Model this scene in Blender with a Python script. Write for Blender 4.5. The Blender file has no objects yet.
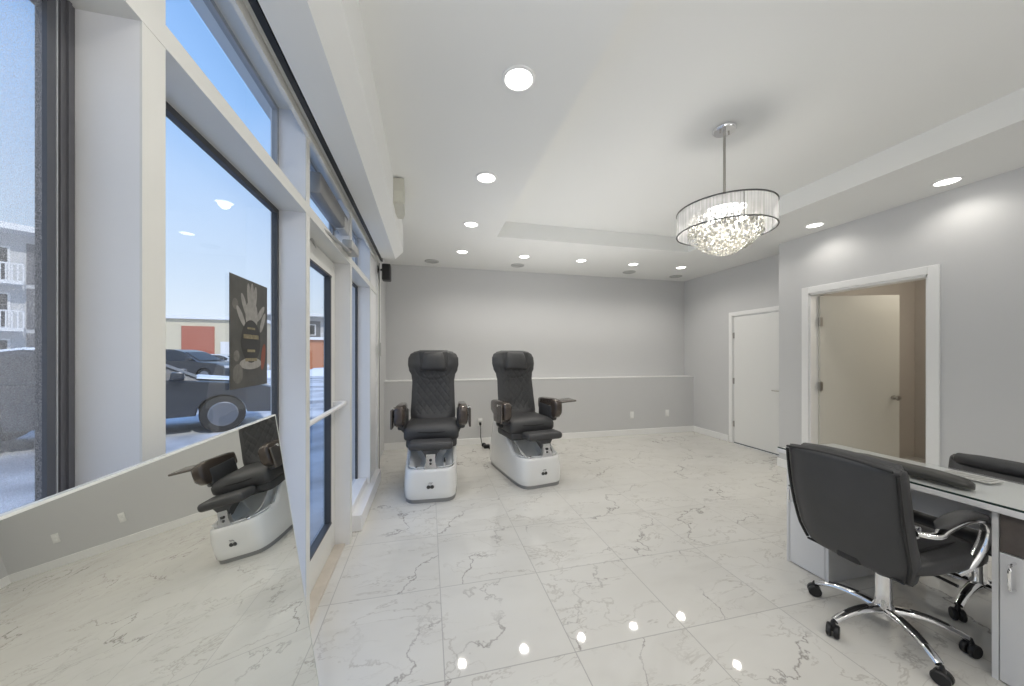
import bpy, bmesh, math, random
from mathutils import Vector, Matrix
random.seed(7)
scn = bpy.context.scene
COL = scn.collection
R = math.radians
PI = math.pi

# ------------------------------------------------------------------ materials
def nt(name):
    m = bpy.data.materials.new(name); m.use_nodes = True
    n = m.node_tree.nodes; n.clear()
    out = n.new('ShaderNodeOutputMaterial')
    return m, m.node_tree, n, m.node_tree.links, out

def mat(name, col, rough=.5, metal=0., noise=0., nscale=8., bump=0., bscale=60., emit=0., coat=0., spec=.5, trans=0.):
    m, t, n, l, out = nt(name)
    p = n.new('ShaderNodeBsdfPrincipled')
    l.new(p.outputs[0], out.inputs[0])
    c = (*col, 1)
    p.inputs['Base Color'].default_value = c
    p.inputs['Roughness'].default_value = rough
    p.inputs['Metallic'].default_value = metal
    p.inputs['Specular IOR Level'].default_value = spec
    p.inputs['Coat Weight'].default_value = coat
    p.inputs['Transmission Weight'].default_value = trans
    if emit:
        p.inputs['Emission Color'].default_value = c
        p.inputs['Emission Strength'].default_value = emit
    tc = n.new('ShaderNodeTexCoord')
    if noise:
        ns = n.new('ShaderNodeTexNoise'); ns.inputs['Scale'].default_value = nscale; ns.inputs['Detail'].default_value = 4
        l.new(tc.outputs['Object'], ns.inputs['Vector'])
        mx = n.new('ShaderNodeMix'); mx.data_type = 'RGBA'
        mx.inputs[6].default_value = tuple(max(0, v * (1 - noise)) for v in col) + (1,)
        mx.inputs[7].default_value = tuple(min(1, v * (1 + noise)) for v in col) + (1,)
        l.new(ns.outputs['Fac'], mx.inputs[0]); l.new(mx.outputs[2], p.inputs['Base Color'])
    if bump:
        nb = n.new('ShaderNodeTexNoise'); nb.inputs['Scale'].default_value = bscale; nb.inputs['Detail'].default_value = 3
        l.new(tc.outputs['Object'], nb.inputs['Vector'])
        b = n.new('ShaderNodeBump'); b.inputs['Strength'].default_value = bump; b.inputs['Distance'].default_value = .01
        l.new(nb.outputs['Fac'], b.inputs['Height']); l.new(b.outputs[0], p.inputs['Normal'])
    return m

def glass(name, tint=(.93, .96, .96), ior=1.5, rough=0., haze=0., hazecol=(.8, .8, .8)):
    m, t, n, l, out = nt(name)
    tr = n.new('ShaderNodeBsdfTransparent'); tr.inputs[0].default_value = (*tint, 1)
    gl = n.new('ShaderNodeBsdfGlossy'); gl.inputs['Roughness'].default_value = rough
    lw = n.new('ShaderNodeLayerWeight'); lw.inputs[0].default_value = .5
    pw_ = n.new('ShaderNodeMath'); pw_.operation = 'POWER'; l.new(lw.outputs['Facing'], pw_.inputs[0]); pw_.inputs[1].default_value = 5
    fr = n.new('ShaderNodeMath'); fr.operation = 'MULTIPLY_ADD'; l.new(pw_.outputs[0], fr.inputs[0])
    fr.inputs[1].default_value = .9; fr.inputs[2].default_value = .065
    mx = n.new('ShaderNodeMixShader')
    l.new(fr.outputs[0], mx.inputs[0]); l.new(tr.outputs[0], mx.inputs[1]); l.new(gl.outputs[0], mx.inputs[2])
    last = mx
    if haze:
        df = n.new('ShaderNodeBsdfDiffuse'); df.inputs[0].default_value = (*hazecol, 1)
        m2 = n.new('ShaderNodeMixShader'); m2.inputs[0].default_value = haze
        l.new(mx.outputs[0], m2.inputs[1]); l.new(df.outputs[0], m2.inputs[2]); last = m2
    l.new(last.outputs[0], out.inputs[0])
    return m

def emis(name, col, s):
    m, t, n, l, out = nt(name)
    e = n.new('ShaderNodeEmission'); e.inputs[0].default_value = (*col, 1); e.inputs[1].default_value = s
    l.new(e.outputs[0], out.inputs[0]); return m

def marble():
    m, t, n, l, out = nt('marble_tile')
    p = n.new('ShaderNodeBsdfPrincipled'); l.new(p.outputs[0], out.inputs[0])
    p.inputs['Roughness'].default_value = .16
    p.inputs['Specular IOR Level'].default_value = .45
    g = n.new('ShaderNodeNewGeometry')
    def vm(op, a, b=None):
        x = n.new('ShaderNodeVectorMath'); x.operation = op
        l.new(a, x.inputs[0])
        if b is not None:
            if isinstance(b, tuple): x.inputs[1].default_value = b
            else: l.new(b, x.inputs[1])
        return x.outputs[0]
    def mm(op, a, b=None, c=None):
        x = n.new('ShaderNodeMath'); x.operation = op
        for k, v in enumerate((a, b, c)):
            if v is None: continue
            if isinstance(v, (int, float)): x.inputs[k].default_value = v
            else: l.new(v, x.inputs[k])
        return x.outputs[0]
    TS = .595
    pos = vm('SUBTRACT', g.outputs['Position'], (.068, 1.487, 0))
    sc = vm('MULTIPLY', pos, (1 / TS, 1 / .6, 0.))
    idv = vm('FLOOR', sc)
    fr = vm('FRACTION', sc)
    wn = n.new('ShaderNodeTexWhiteNoise'); wn.noise_dimensions = '3D'; l.new(idv, wn.inputs['Vector'])
    off = vm('MULTIPLY', wn.outputs['Color'], (13., 13., 13.))
    rot = n.new('ShaderNodeMapping'); rot.inputs['Rotation'].default_value = (0, 0, R(-52)); rot.inputs['Scale'].default_value = (1.0, 2.3, 1)
    l.new(g.outputs['Position'], rot.inputs['Vector'])
    pv = vm('ADD', rot.outputs[0], off)
    def vein(scale, width, detail, seed):
        pp = vm('ADD', pv, (seed, seed * .7, seed * .3))
        ns = n.new('ShaderNodeTexNoise'); ns.inputs['Scale'].default_value = scale; ns.inputs['Detail'].default_value = detail
        ns.inputs['Roughness'].default_value = .62; ns.inputs['Distortion'].default_value = .5
        l.new(pp, ns.inputs['Vector'])
        d = mm('ABSOLUTE', mm('SUBTRACT', ns.outputs['Fac'], .5))
        mr = n.new('ShaderNodeMapRange'); mr.interpolation_type = 'SMOOTHSTEP'
        mr.inputs['From Min'].default_value = 0; mr.inputs['From Max'].default_value = width
        mr.inputs['To Min'].default_value = 1; mr.inputs['To Max'].default_value = 0
        l.new(d, mr.inputs['Value'])
        mk = n.new('ShaderNodeTexNoise'); mk.inputs['Scale'].default_value = 2.2; mk.inputs['Detail'].default_value = 2
        l.new(vm('ADD', pp, (4.2, 1.1, 0)), mk.inputs['Vector'])
        m2 = n.new('ShaderNodeMapRange'); m2.inputs['From Min'].default_value = .42; m2.inputs['From Max'].default_value = .60
        l.new(mk.outputs['Fac'], m2.inputs['Value'])
        return mm('MULTIPLY', mr.outputs[0], m2.outputs[0])
    def crack(ang, freq, amp, width, seed, lo, hi):
        mp_ = n.new('ShaderNodeMapping'); mp_.inputs['Rotation'].default_value = (0, 0, R(ang))
        l.new(vm('ADD', g.outputs['Position'], off), mp_.inputs['Vector'])
        q = vm('ADD', mp_.outputs[0], (seed, seed * .6, 0))
        ns = n.new('ShaderNodeTexNoise'); ns.inputs['Scale'].default_value = 1.5; ns.inputs['Detail'].default_value = 8
        ns.inputs['Roughness'].default_value = .58; l.new(q, ns.inputs['Vector'])
        sp_ = n.new('ShaderNodeSeparateXYZ'); l.new(q, sp_.inputs[0])
        tt = mm('ADD', mm('MULTIPLY', sp_.outputs[0], freq), mm('MULTIPLY', ns.outputs['Fac'], amp))
        d = mm('ABSOLUTE', mm('SUBTRACT', mm('FRACT', tt), .5))
        wn_ = n.new('ShaderNodeTexNoise'); wn_.inputs['Scale'].default_value = 5; wn_.inputs['Detail'].default_value = 3
        l.new(vm('ADD', q, (2.2, 7.1, 0)), wn_.inputs['Vector'])
        wd = mm('MULTIPLY', wn_.outputs['Fac'], width)
        d = mm('DIVIDE', d, wd)
        mr = n.new('ShaderNodeMapRange'); mr.interpolation_type = 'SMOOTHSTEP'
        mr.inputs['From Max'].default_value = 1.0; mr.inputs['To Min'].default_value = 1; mr.inputs['To Max'].default_value = 0
        l.new(d, mr.inputs['Value'])
        mk = n.new('ShaderNodeTexNoise'); mk.inputs['Scale'].default_value = 2.0; mk.inputs['Detail'].default_value = 3
        l.new(vm('ADD', q, (4.2, 1.1, 0)), mk.inputs['Vector'])
        m2 = n.new('ShaderNodeMapRange'); m2.inputs['From Min'].default_value = lo; m2.inputs['From Max'].default_value = hi
        l.new(mk.outputs['Fac'], m2.inputs['Value'])
        return mm('MULTIPLY', mr.outputs[0], m2.outputs[0])
    v1 = crack(45, 1.5, 2.3, .045, 0., .40, .56)
    v2 = mm('MAXIMUM', crack(-60, 1.9, 2.6, .050, 5., .46, .60), vein(2.3, .016, 5, 9.))
    soft = vein(.8, .07, 4, 3.)
    cl = n.new('ShaderNodeTexNoise'); cl.inputs['Scale'].default_value = 1.6; cl.inputs['Detail'].default_value = 3
    l.new(pv, cl.inputs['Vector'])
    def mixc(fac, a, b):
        x = n.new('ShaderNodeMix'); x.data_type = 'RGBA'
        l.new(fac, x.inputs[0])
        for k, v in ((6, a), (7, b)):
            if isinstance(v, tuple): x.inputs[k].default_value = (*v, 1)
            else: l.new(v, x.inputs[k])
        return x.outputs[2]
    c = mixc(cl.outputs['Fac'], (.61, .592, .55), (.71, .697, .66))
    c = mixc(mm('MULTIPLY', soft, .22), c, (.52, .50, .46))
    c = mixc(mm('MULTIPLY', v2, .58), c, (.42, .39, .35))
    c = mixc(mm('MULTIPLY', v1, .9), c, (.30, .28, .26))
    sx = n.new('ShaderNodeSeparateXYZ'); l.new(fr, sx.inputs[0])
    def edge(o, w):
        a = mm('MINIMUM', o, mm('SUBTRACT', 1., o))
        return mm('LESS_THAN', a, w)
    gr = mm('MAXIMUM', edge(sx.outputs[0], .0042), edge(sx.outputs[1], .0042))
    c = mixc(mm('MULTIPLY', gr, .8), c, (.33, .32, .30))
    l.new(c, p.inputs['Base Color'])
    rr = mm('MULTIPLY_ADD', gr, .4, .035); l.new(rr, p.inputs['Roughness'])
    return m

WALL = mat('grey_wall_paint', (.60, .602, .605), .6, noise=.02, nscale=2, bump=.04, bscale=180)
CEIL = mat('ceiling_paint', (.78, .785, .77), .75, noise=.015, nscale=1.5)
WHITE = mat('white_trim_paint', (.84, .84, .83), .4)
DOORW = mat('white_door_paint', (.80, .80, .785), .45)
DOORB = mat('cream_door_paint', (.62, .60, .54), .45)
BACKR = mat('back_room_paint', (.50, .46, .42), .7)
ALU = mat('white_aluminium', (.80, .80, .81), .4, noise=.02)
ALUW = mat('warm_aluminium', (.72, .72, .69), .4, noise=.02)
GASK = mat('dark_gasket', (.055, .058, .065), .5)
BLACK = mat('black_plastic', (.012, .012, .013), .4)
GREYM = mat('grey_metal_paint', (.42, .42, .41), .4, .3)
CHROME = mat('chrome', (.85, .85, .86), .09, 1.)
SATIN = mat('satin_nickel', (.45, .43, .40), .28, 1.)
LEATH = mat('black_leatherette', (.042, .042, .044), .45, noise=.15, nscale=12, bump=.10, bscale=150)
LEATHP = mat('charcoal_leatherette', (.055, .055, .057), .5, noise=.12, nscale=12, bump=.10, bscale=150)
PIPE = mat('black_piping', (.008, .008, .009), .5)
TUB = mat('white_glossy_fibreglass', (.80, .80, .79), .18, coat=.5)
BOWL = mat('pearl_glass_basin', (.90, .91, .91), .3, 0., coat=.2)
BRONZE = mat('bronze_brown_gloss', (.085, .066, .055), .2, .35, coat=.5)
SKIRT = mat('grey_skirt', (.25, .25, .25), .5)
PLATE = mat('outlet_plate', (.80, .80, .78), .4)
FLOOR = marble()
GLASS = glass('window_glass', (.90, .93, .95), 1.5, 0, .05, (.75, .78, .8))
DOORGLASS = glass('door_glass', (.90, .93, .95), 1.5)
DESKW = mat('white_laminate', (.72, .72, .73), .35)
DESKG = mat('grey_laminate', (.66, .66, .68), .4)
DWOOD = mat('grey_brown_wood_laminate', (.10, .085, .078), .45, noise=.35, nscale=30)
GTOP = glass('desk_glass', (.96, .975, .96), 1.5, 0.02)
GEDGE = mat('dark_glass_edge', (.03, .05, .045), .1)
ARMC = mat('dark_olive_vinyl', (.038, .037, .033), .4, bump=.1)

def mirror_mat():
    m, t, n, l, out = nt('mirror_silver')
    g = n.new('ShaderNodeBsdfGlossy'); g.inputs[0].default_value = (.86, .87, .84, 1); g.inputs['Roughness'].default_value = .0
    l.new(g.outputs[0], out.inputs[0]); return m
MIRR = mirror_mat()

def screen_mat():
    m, t, n, l, out = nt('insect_screen_mesh')
    tc = n.new('ShaderNodeTexCoord')
    ns = n.new('ShaderNodeTexNoise'); ns.inputs['Scale'].default_value = 900; ns.inputs['Detail'].default_value = 1
    l.new(tc.outputs['Object'], ns.inputs['Vector'])
    mr = n.new('ShaderNodeMapRange'); mr.inputs['From Min'].default_value = .35; mr.inputs['From Max'].default_value = .65
    mr.inputs['To Min'].default_value = .22; mr.inputs['To Max'].default_value = .42
    l.new(ns.outputs['Fac'], mr.inputs['Value'])
    tr = n.new('ShaderNodeBsdfTransparent')
    df = n.new('ShaderNodeBsdfDiffuse'); df.inputs[0].default_value = (.58, .60, .65, 1)
    mx = n.new('ShaderNodeMixShader')
    l.new(mr.outputs[0], mx.inputs[0]); l.new(tr.outputs[0], mx.inputs[1]); l.new(df.outputs[0], mx.inputs[2])
    l.new(mx.outputs[0], out.inputs[0]); return m
SCREEN = screen_mat()

def sheer_mat():
    m, t, n, l, out = nt('sheer_silver_organza')
    tc = n.new('ShaderNodeTexCoord')
    mp = n.new('ShaderNodeMapping'); mp.inputs['Scale'].default_value = (1, 1, .02); l.new(tc.outputs['Object'], mp.inputs[0])
    ns = n.new('ShaderNodeTexNoise'); ns.inputs['Scale'].default_value = 130; l.new(mp.outputs[0], ns.inputs['Vector'])
    mr = n.new('ShaderNodeMapRange'); mr.inputs['From Min'].default_value = .3; mr.inputs['From Max'].default_value = .7
    mr.inputs['To Min'].default_value = .42; mr.inputs['To Max'].default_value = .68
    l.new(ns.outputs['Fac'], mr.inputs['Value'])
    tr = n.new('ShaderNodeBsdfTransparent')
    df = n.new('ShaderNodeBsdfDiffuse'); df.inputs[0].default_value = (.50, .50, .51, 1)
    tl = n.new('ShaderNodeBsdfTranslucent'); tl.inputs[0].default_value = (.5, .5, .5, 1)
    ad = n.new('ShaderNodeMixShader'); ad.inputs[0].default_value = .35
    l.new(df.outputs[0], ad.inputs[1]); l.new(tl.outputs[0], ad.inputs[2])
    mx = n.new('ShaderNodeMixShader')
    l.new(mr.outputs[0], mx.inputs[0]); l.new(tr.outputs[0], mx.inputs[1]); l.new(ad.outputs[0], mx.inputs[2])
    l.new(mx.outputs[0], out.inputs[0]); return m
SHEER = sheer_mat()

def crystal_mat():
    m, t, n, l, out = nt('crystal')
    tr = n.new('ShaderNodeBsdfTransparent'); tr.inputs[0].default_value = (.9, .9, .88, 1)
    gl = n.new('ShaderNodeBsdfGlossy'); gl.inputs['Roughness'].default_value = .03
    lw = n.new('ShaderNodeLayerWeight'); lw.inputs[0].default_value = .45
    mx = n.new('ShaderNodeMixShader'); l.new(lw.outputs['Facing'], mx.inputs[0])
    l.new(gl.outputs[0], mx.inputs[1]); l.new(tr.outputs[0], mx.inputs[2])
    gb = n.new('ShaderNodeBsdfTranslucent'); gb.inputs[0].default_value = (.95, .93, .85, 1)
    m2 = n.new('ShaderNodeMixShader'); m2.inputs[0].default_value = .35
    l.new(mx.outputs[0], m2.inputs[1]); l.new(gb.outputs[0], m2.inputs[2])
    l.new(m2.outputs[0], out.inputs[0]); return m
CRYS = crystal_mat()
LAMP = emis('downlight_lens', (1, .98, .93), 5)
BULB = emis('bulb_glow', (1, .97, .92), 8)

# ------------------------------------------------------------------ mesh helpers
class MB:
    def __init__(s): s.bm = bmesh.new()
    def box(s, x0, x1, y0, y1, z0, z1, bev=0., seg=2, M=None):
        r = bmesh.ops.create_cube(s.bm, size=1)
        vs = r['verts']
        bmesh.ops.scale(s.bm, vec=(abs(x1 - x0), abs(y1 - y0), abs(z1 - z0)), verts=vs)
        bmesh.ops.translate(s.bm, vec=((x0 + x1) / 2, (y0 + y1) / 2, (z0 + z1) / 2), verts=vs)
        if bev:
            es = list({e for v in vs for e in v.link_edges})
            rr = bmesh.ops.bevel(s.bm, geom=es, offset=bev, segments=seg, profile=.5, affect='EDGES')
            vs = list({v for f in rr['faces'] for v in f.verts} | {v for v in vs if v.is_valid})
        if M is not None: bmesh.ops.transform(s.bm, matrix=M, verts=vs)
        return s
    def loft(s, rings, close=True, cap0=True, cap1=True):
        R_ = [[s.bm.verts.new(p) for p in r] for r in rings]
        n = len(R_[0])
        for a, b in zip(R_, R_[1:]):
            for i in range(n if close else n - 1):
                j = (i + 1) % n
                try: s.bm.faces.new((a[i], a[j], b[j], b[i]))
                except ValueError: pass
        if close and cap0: s.bm.faces.new(list(reversed(R_[0])))
        if close and cap1: s.bm.faces.new(R_[-1])
        return s
    def tube(s, pts, r, n=10, sx=1., up=None):
        pts = [Vector(p) for p in pts]
        rings = []
        for i, p in enumerate(pts):
            t = (pts[min(i + 1, len(pts) - 1)] - pts[max(i - 1, 0)]).normalized()
            u = Vector(up) if up else (Vector((0, 0, 1)) if abs(t.z) < .9 else Vector((1, 0, 0)))
            a = t.cross(u).normalized(); b = a.cross(t).normalized()
            rr = r[i] if isinstance(r, (list, tuple)) else r
            rings.append([p + a * (rr * sx * math.cos(2 * PI * k / n)) + b * (rr * math.sin(2 * PI * k / n)) for k in range(n)])
        return s.loft(rings)
    def lathe(s, prof, n=24, c=(0, 0, 0), M=None):
        rings = []
        for r, z in prof:
            ring = [Vector((r * math.cos(2 * PI * k / n), r * math.sin(2 * PI * k / n), z)) for k in range(n)]
            if M is not None: ring = [M @ p for p in ring]
            rings.append([p + Vector(c) for p in ring])
        return s.loft(rings)
    def quad(s, *pts):
        s.bm.faces.new([s.bm.verts.new(p) for p in pts]); return s
    def prism(s, poly, axis, a, b):
        def P(u, v, w):
            return (w, u, v) if axis == 'x' else ((u, w, v) if axis == 'y' else (u, v, w))
        return s.loft([[P(u, v, a) for u, v in poly], [P(u, v, b) for u, v in poly]])
    def sphere(s, c, r, sub=2, sc=(1, 1, 1)):
        rr = bmesh.ops.create_icosphere(s.bm, subdivisions=sub, radius=r)
        bmesh.ops.scale(s.bm, vec=sc, verts=rr['verts'])
        bmesh.ops.translate(s.bm, vec=c, verts=rr['verts'])
        return s
    def build(s, name, m, parent=None, smooth=False, angle=40):
        bmesh.ops.recalc_face_normals(s.bm, faces=s.bm.faces)
        me = bpy.data.meshes.new(name); s.bm.to_mesh(me); s.bm.free()
        me.materials.append(m)
        o = bpy.data.objects.new(name, me); COL.objects.link(o)
        if smooth:
            for p in me.polygons: p.use_smooth = True
            try: me.set_sharp_from_angle(angle=R(angle))
            except Exception: pass
        if parent is not None: o.parent = parent
        return o

def tag(o, label, cat, group=None, kind=None):
    if label: o['label'] = label
    if cat: o['category'] = cat
    if group: o['group'] = group
    if kind: o['kind'] = kind
    return o
def thing(name, label, cat, loc=(0, 0, 0), rz=0, group=None):
    o = bpy.data.objects.new(name, None); COL.objects.link(o)
    o.empty_display_size = .1
    o.location = loc; o.rotation_euler = (0, 0, rz)
    return tag(o, label, cat, group)
def dup(o, parent=None):
    c = o.copy(); COL.objects.link(c)
    if parent is not None: c.parent = parent
    for ch in list(o.children): dup(ch, c)
    return c
def struct(o):
    o['kind'] = 'structure'; return o
def sempty(name, loc=(0, 0, 0)):
    o = bpy.data.objects.new(name, None); COL.objects.link(o); o.location = loc
    return struct(o)

# ------------------------------------------------------------------ room shell
XL, XR, XN, Y0, Y1 = -.62, 4.65, 4.225, -1.3, 5.53
YJ, H, HT = 3.39, 2.75, 2.936
struct(MB().box(-.66, XR, Y0, Y1, -.06, 0).build('floor', FLOOR))
# ceiling with a raised tray
tx0, tx1, ty0, ty1 = .775, 3.38, -.02, 3.95
b = MB()
cx0, cx1 = -.9, XR + .1
for (a0, a1, c0, c1) in ((cx0, tx0, Y0 - .1, Y1 + .1), (tx1, cx1, Y0 - .1, Y1 + .1), (tx0, tx1, Y0 - .1, ty0), (tx0, tx1, ty1, Y1 + .1)):
    b.box(a0, a1, c0, c1, H, HT + .1)
b.box(tx0 - .02, tx1 + .02, ty0 - .02, ty1 + .02, HT, HT + .1)
struct(b.build('ceiling', CEIL))
struct(MB().box(XL - .2, XR + .2, Y1, Y1 + .12, -.06, H).build('wall_back', WALL))
b = MB().box(XL, XR, 5.295, Y1, 0, .985)
struct(b.build('wall_back_ledge', WALL))
struct(MB().box(XL, XR, 5.290, Y1, .985, .995).build('trim_1', WHITE))
# far right wall with a door opening
fd0, fd1, fdh = 3.60, 4.47, 1.985
b = MB()
b.box(XR, XR + .12, fd1, Y1, 0, H).box(XR, XR + .12, YJ - .12, fd0, 0, H).box(XR, XR + .12, fd0, fd1, fdh, H)
struct(b.build('wall_right_far', WALL))
# near right wall with open door
nd0, nd1, ndh = 2.07, 3.04, 2.075
b = MB()
b.box(XN, XN + .12, nd1, YJ, 0, H).box(XN, XN + .12, Y0, nd0, 0, H).box(XN, XN + .12, nd0, nd1, ndh, H)
b.box(XN + .12, XR + .12, YJ - .12, YJ, 0, H)
struct(b.build('wall_right', WALL))
struct(MB().box(-1.0, XR, Y0 - .12, Y0, 0, H).build('wall_near', WALL))
# baseboards
struct(MB().box(XL, XR, 5.280, 5.295, 0, .10, .004).build('baseboard_back', WHITE))
struct(MB().box(XR - .015, XR, fd1 + .07, 5.28, 0, .10, .004).build('baseboard_right_far', WHITE))
b = MB().box(XN - .015, XN, nd1 + .075, YJ + .015, 0, .10, .004).box(XN - .015, XN, Y0, nd0 - .075, 0, .10, .004).box(XN, XR, YJ, YJ + .015, 0, .10, .004)
struct(b.build('baseboard_right', WHITE))

# back room behind the near right wall
b = MB()
b.box(6.4, 6.5, .6, 3.4, 0, 2.6).box(XN + .12, 6.5, 3.27, 3.39, 0, 2.6).box(XN + .12, 6.5, .5, .6, 0, 2.6)
struct(b.build('wall_back_room', BACKR))
struct(MB().box(XN + .12, 6.5, .5, 3.4, 2.55, 2.62).build('ceiling_back_room', CEIL))
struct(MB().box(XN, 6.5, .5, 3.4, -.06, -.001).build('floor_back_room', FLOOR))

# door_2: open interior door with casing, leaf, hinges, knob
d2 = sempty('door_2', (XN, (nd0 + nd1) / 2, 0))
def at(o, parent):      # keep world placement under a parent that only translates
    o.parent = parent; o.location = o.location - parent.location; return o
b = MB()
for y0_, y1_ in ((nd0 - .072, nd0), (nd1, nd1 + .072)):
    b.box(XN - .018, XN, y0_, y1_, 0, ndh + .072, .004)
b.box(XN - .018, XN, nd0, nd1, ndh, ndh + .072, .004)
b.box(XN - .002, XN + .13, nd0, nd0 + .018, 0, ndh).box(XN - .002, XN + .13, nd1 - .018, nd1, 0, ndh).box(XN - .002, XN + .13, nd0, nd1, ndh - .018, ndh)
at(b.build('door_casing', WHITE), d2)
hp = Vector((XN + .10, nd1 - .022, 0)); lp = Vector((5.085, 2.765, 0))
ang = math.atan2(lp.y - hp.y, lp.x - hp.x)
leaf = MB().box(.008, .835, -.02, .018, .012, ndh - .03, .002).build('door_leaf', DOORB)
leaf.rotation_euler = (0, 0, ang); leaf.location = hp; at(leaf, d2)
for hz in (.3, 1.02, 1.75):
    h = MB().box(-.012, .03, -.030, -.018, hz - .05, hz + .05, .002).build('hinge', SATIN, leaf)
    MB().tube([(-.004, -.032, hz - .05), (-.004, -.032, hz + .05)], .008, 8).build('hinge_pin', SATIN, h)
k = MB().lathe([(.026, 0), (.026, .006), (.011, .012), (.011, .035), (.024, .042), (.029, .055), (.024, .068), (.0, .072)], 18,
               (.77, -.02, .90), Matrix.Rotation(R(90), 4, 'X')).build('door_knob', SATIN, leaf, True)

# door_3: closed white door on the far right wall
d3 = sempty('door_3', (XR, (fd0 + fd1) / 2, 0))
b = MB()
b.box(XR - .016, XR, fd1, fd1 + .06, 0, fdh + .06, .003).box(XR - .016, XR, fd0 - .06, fd0, 0, fdh + .06, .003).box(XR - .016, XR, fd0, fd1, fdh, fdh + .06, .003)
b.box(XR, XR + .10, fd1 - .012, fd1, 0, fdh).box(XR, XR + .10, fd0, fd0 + .012, 0, fdh).box(XR, XR + .10, fd0, fd1, fdh - .012, fdh)
at(b.build('door_casing', WHITE), d3)
leaf3 = at(MB().box(XR + .003, XR + .045, fd0 + .015, fd1 - .018, .018, fdh - .018, .002).build('door_leaf', DOORW), d3)
at(MB().box(XR + .006, XR + .06, fd0 + .012, fd1 - .012, .001, .012).build('door_gap', GASK), d3)
for hz in (.30, .97, 1.68):
    at(MB().box(XR - .006, XR + .006, fd1 - .032, fd1 - .008, hz - .045, hz + .045, .002).build('hinge', SATIN), d3)
b = MB().lathe([(.026, 0), (.026, .008), (.010, .012), (.010, .045)], 14, (XR + .003, fd0 + .08, .885), Matrix.Rotation(R(-90), 4, 'Y'))
b.tube([(XR - .042, fd0 + .08, .885), (XR - .044, fd0 + .13, .885), (XR - .042, fd0 + .20, .884)], [.009, .008, .007], 8)
at(b.build('door_handle', SATIN, None, True), d3)

# ------------------------------------------------------------------ left window wall
FX, GX, EX = -.55, -.672, -.695       # front of mullions, glass plane, outside
ZT0, ZT1, ZH, ZB = 2.035, 2.085, 2.50, .10
# posts
def post(name, y0, y1, m=ALU, fx=FX, z1=ZH + .1):
    o = sempty(name, (0, 0, 0))
    MB().box(EX, fx - .004, y0, y1, -.05, z1).build('post_core', m, o)
    MB().box(fx - .004, fx, y0, y1, -.05, z1).build('post_face', ALUW, o)
    return o
post('trim_2', .837, .90)
post('trim_3', 1.783, 1.834)
post('trim_4', 2.72, 2.775)
post('trim_5', 3.60, 3.655)
post('trim_6', 4.04, 4.10, ALU, -.535)
post('trim_7', -.98, -.92)
struct(MB().box(EX, FX + .001, -1.3, 4.06, ZT0, ZT1).build('trim_8', ALUW))
struct(MB().box(EX, -.60, -1.3, 4.10, ZH, ZH + .12).build('trim_9', ALUW))
# panel between the last two posts, wall beyond them and above the header
struct(MB().box(EX, -.56, 3.655, 4.04, -.05, ZH).build('trim_10', ALU))
struct(MB().box(-.60, -.529, 4.100, 4.110, 0, 2.4).build('trim_15', mat('dark_edge_seal', (.09, .09, .09), .5)))
b = MB().box(-.90, XL, 4.10, Y1, -.05, H).box(EX, -.60, -1.3, 4.10, ZH + .10, H).box(-.90, -.6, -1.3, -.98, -.05, H)
struct(b.build('wall_left', WALL))
# bulkhead
prof = [(-.262, H), (-.262, 2.475), (-.34, 2.397), (-.478, 2.397), (-.478, 2.43), (-.536, 2.43), (-.536, 2.62), (-.60, 2.62), (-.60, H)]
struct(MB().prism(prof, 'y', Y0, 3.87).build('trim_11', CEIL))
struct(MB().box(-.508, -.486, Y0, 4.04, 2.402, 2.429).build('trim_12', BLACK))
struct(MB().box(-.552, -.5365, Y0, 4.04, 2.388, 2.53).build('trim_13', ALUW))
# curb / sill below the windows
b = MB().box(EX, -.58, 2.80, 4.04, -.05, .185, .004).box(-.62, -.505, 2.90, 4.04, 0, .125, .004)
struct(b.build('window_sill', ALU))
b = MB().box(EX, -.60, -.92, .837, -.05, .16, .004).box(EX, -.60, .90, 1.783, -.05, .16, .004)
struct(b.build('window_sill_near', ALU))
struct(MB().box(-.80, -.585, 1.834, 2.72, -.05, .012, .003).build('trim_14', mat('beige_stone_threshold', (.55, .50, .44), .4, noise=.15, nscale=14)))

def window(n, y0, y1, z0, z1, fw=.022, gm=GLASS, fm=GASK):
    w = sempty('window_%d' % n)
    b = MB()
    b.box(GX - .012, GX + .010, y0, y0 + fw, z0, z1).box(GX - .012, GX + .010, y1 - fw, y1, z0, z1)
    b.box(GX - .012, GX + .010, y0 + fw, y1 - fw, z1 - fw, z1).box(GX - .012, GX + .010, y0 + fw, y1 - fw, z0, z0 + fw)
    b.build('window_frame', fm, w)
    MB().quad((GX, y0 + fw, z0 + fw), (GX, y1 - fw, z0 + fw), (GX, y1 - fw, z1 - fw), (GX, y0 + fw, z1 - fw)).build('window_glass', gm, w)
    return w
LGREY0 = mat('light_screen_bead', (.45, .46, .48), .4)
w1 = window(1, -.92, .837, .16, ZT0, .035)
b = MB()
for (xa, xb, ya, yb) in ((GX + .012, GX + .018, .810, .836), (GX + .012, GX + .022, .820, .826)):
    b.box(xa, xb, ya, yb, .16, ZT0)
b.build('window_track', mat('dark_grey_track', (.11, .11, .12), .4), w1)
MB().box(GX + .004, GX + .015, .790, .805, .16, ZT0).build('screen_frame', mat('grey_screen_frame', (.10, .105, .12), .4), w1)
MB().box(GX + .008, GX + .016, .8055, .808, .16, ZT0).build('screen_bead', LGREY0, w1)
MB().quad((GX + .008, -.9, .16), (GX + .008, .791, .16), (GX + .008, .791, ZT0), (GX + .008, -.9, ZT0)).build('insect_screen', SCREEN, w1)
window(2, .90, 1.783, .16, ZT0, .02)
window(3, 2.775, 3.60, .16, ZT0, .02)
LGREY = mat('grey_glazing_bead', (.38, .39, .41), .4)
window(4, -.92, .837, ZT1, ZH, .018, DOORGLASS, LGREY)
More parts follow.
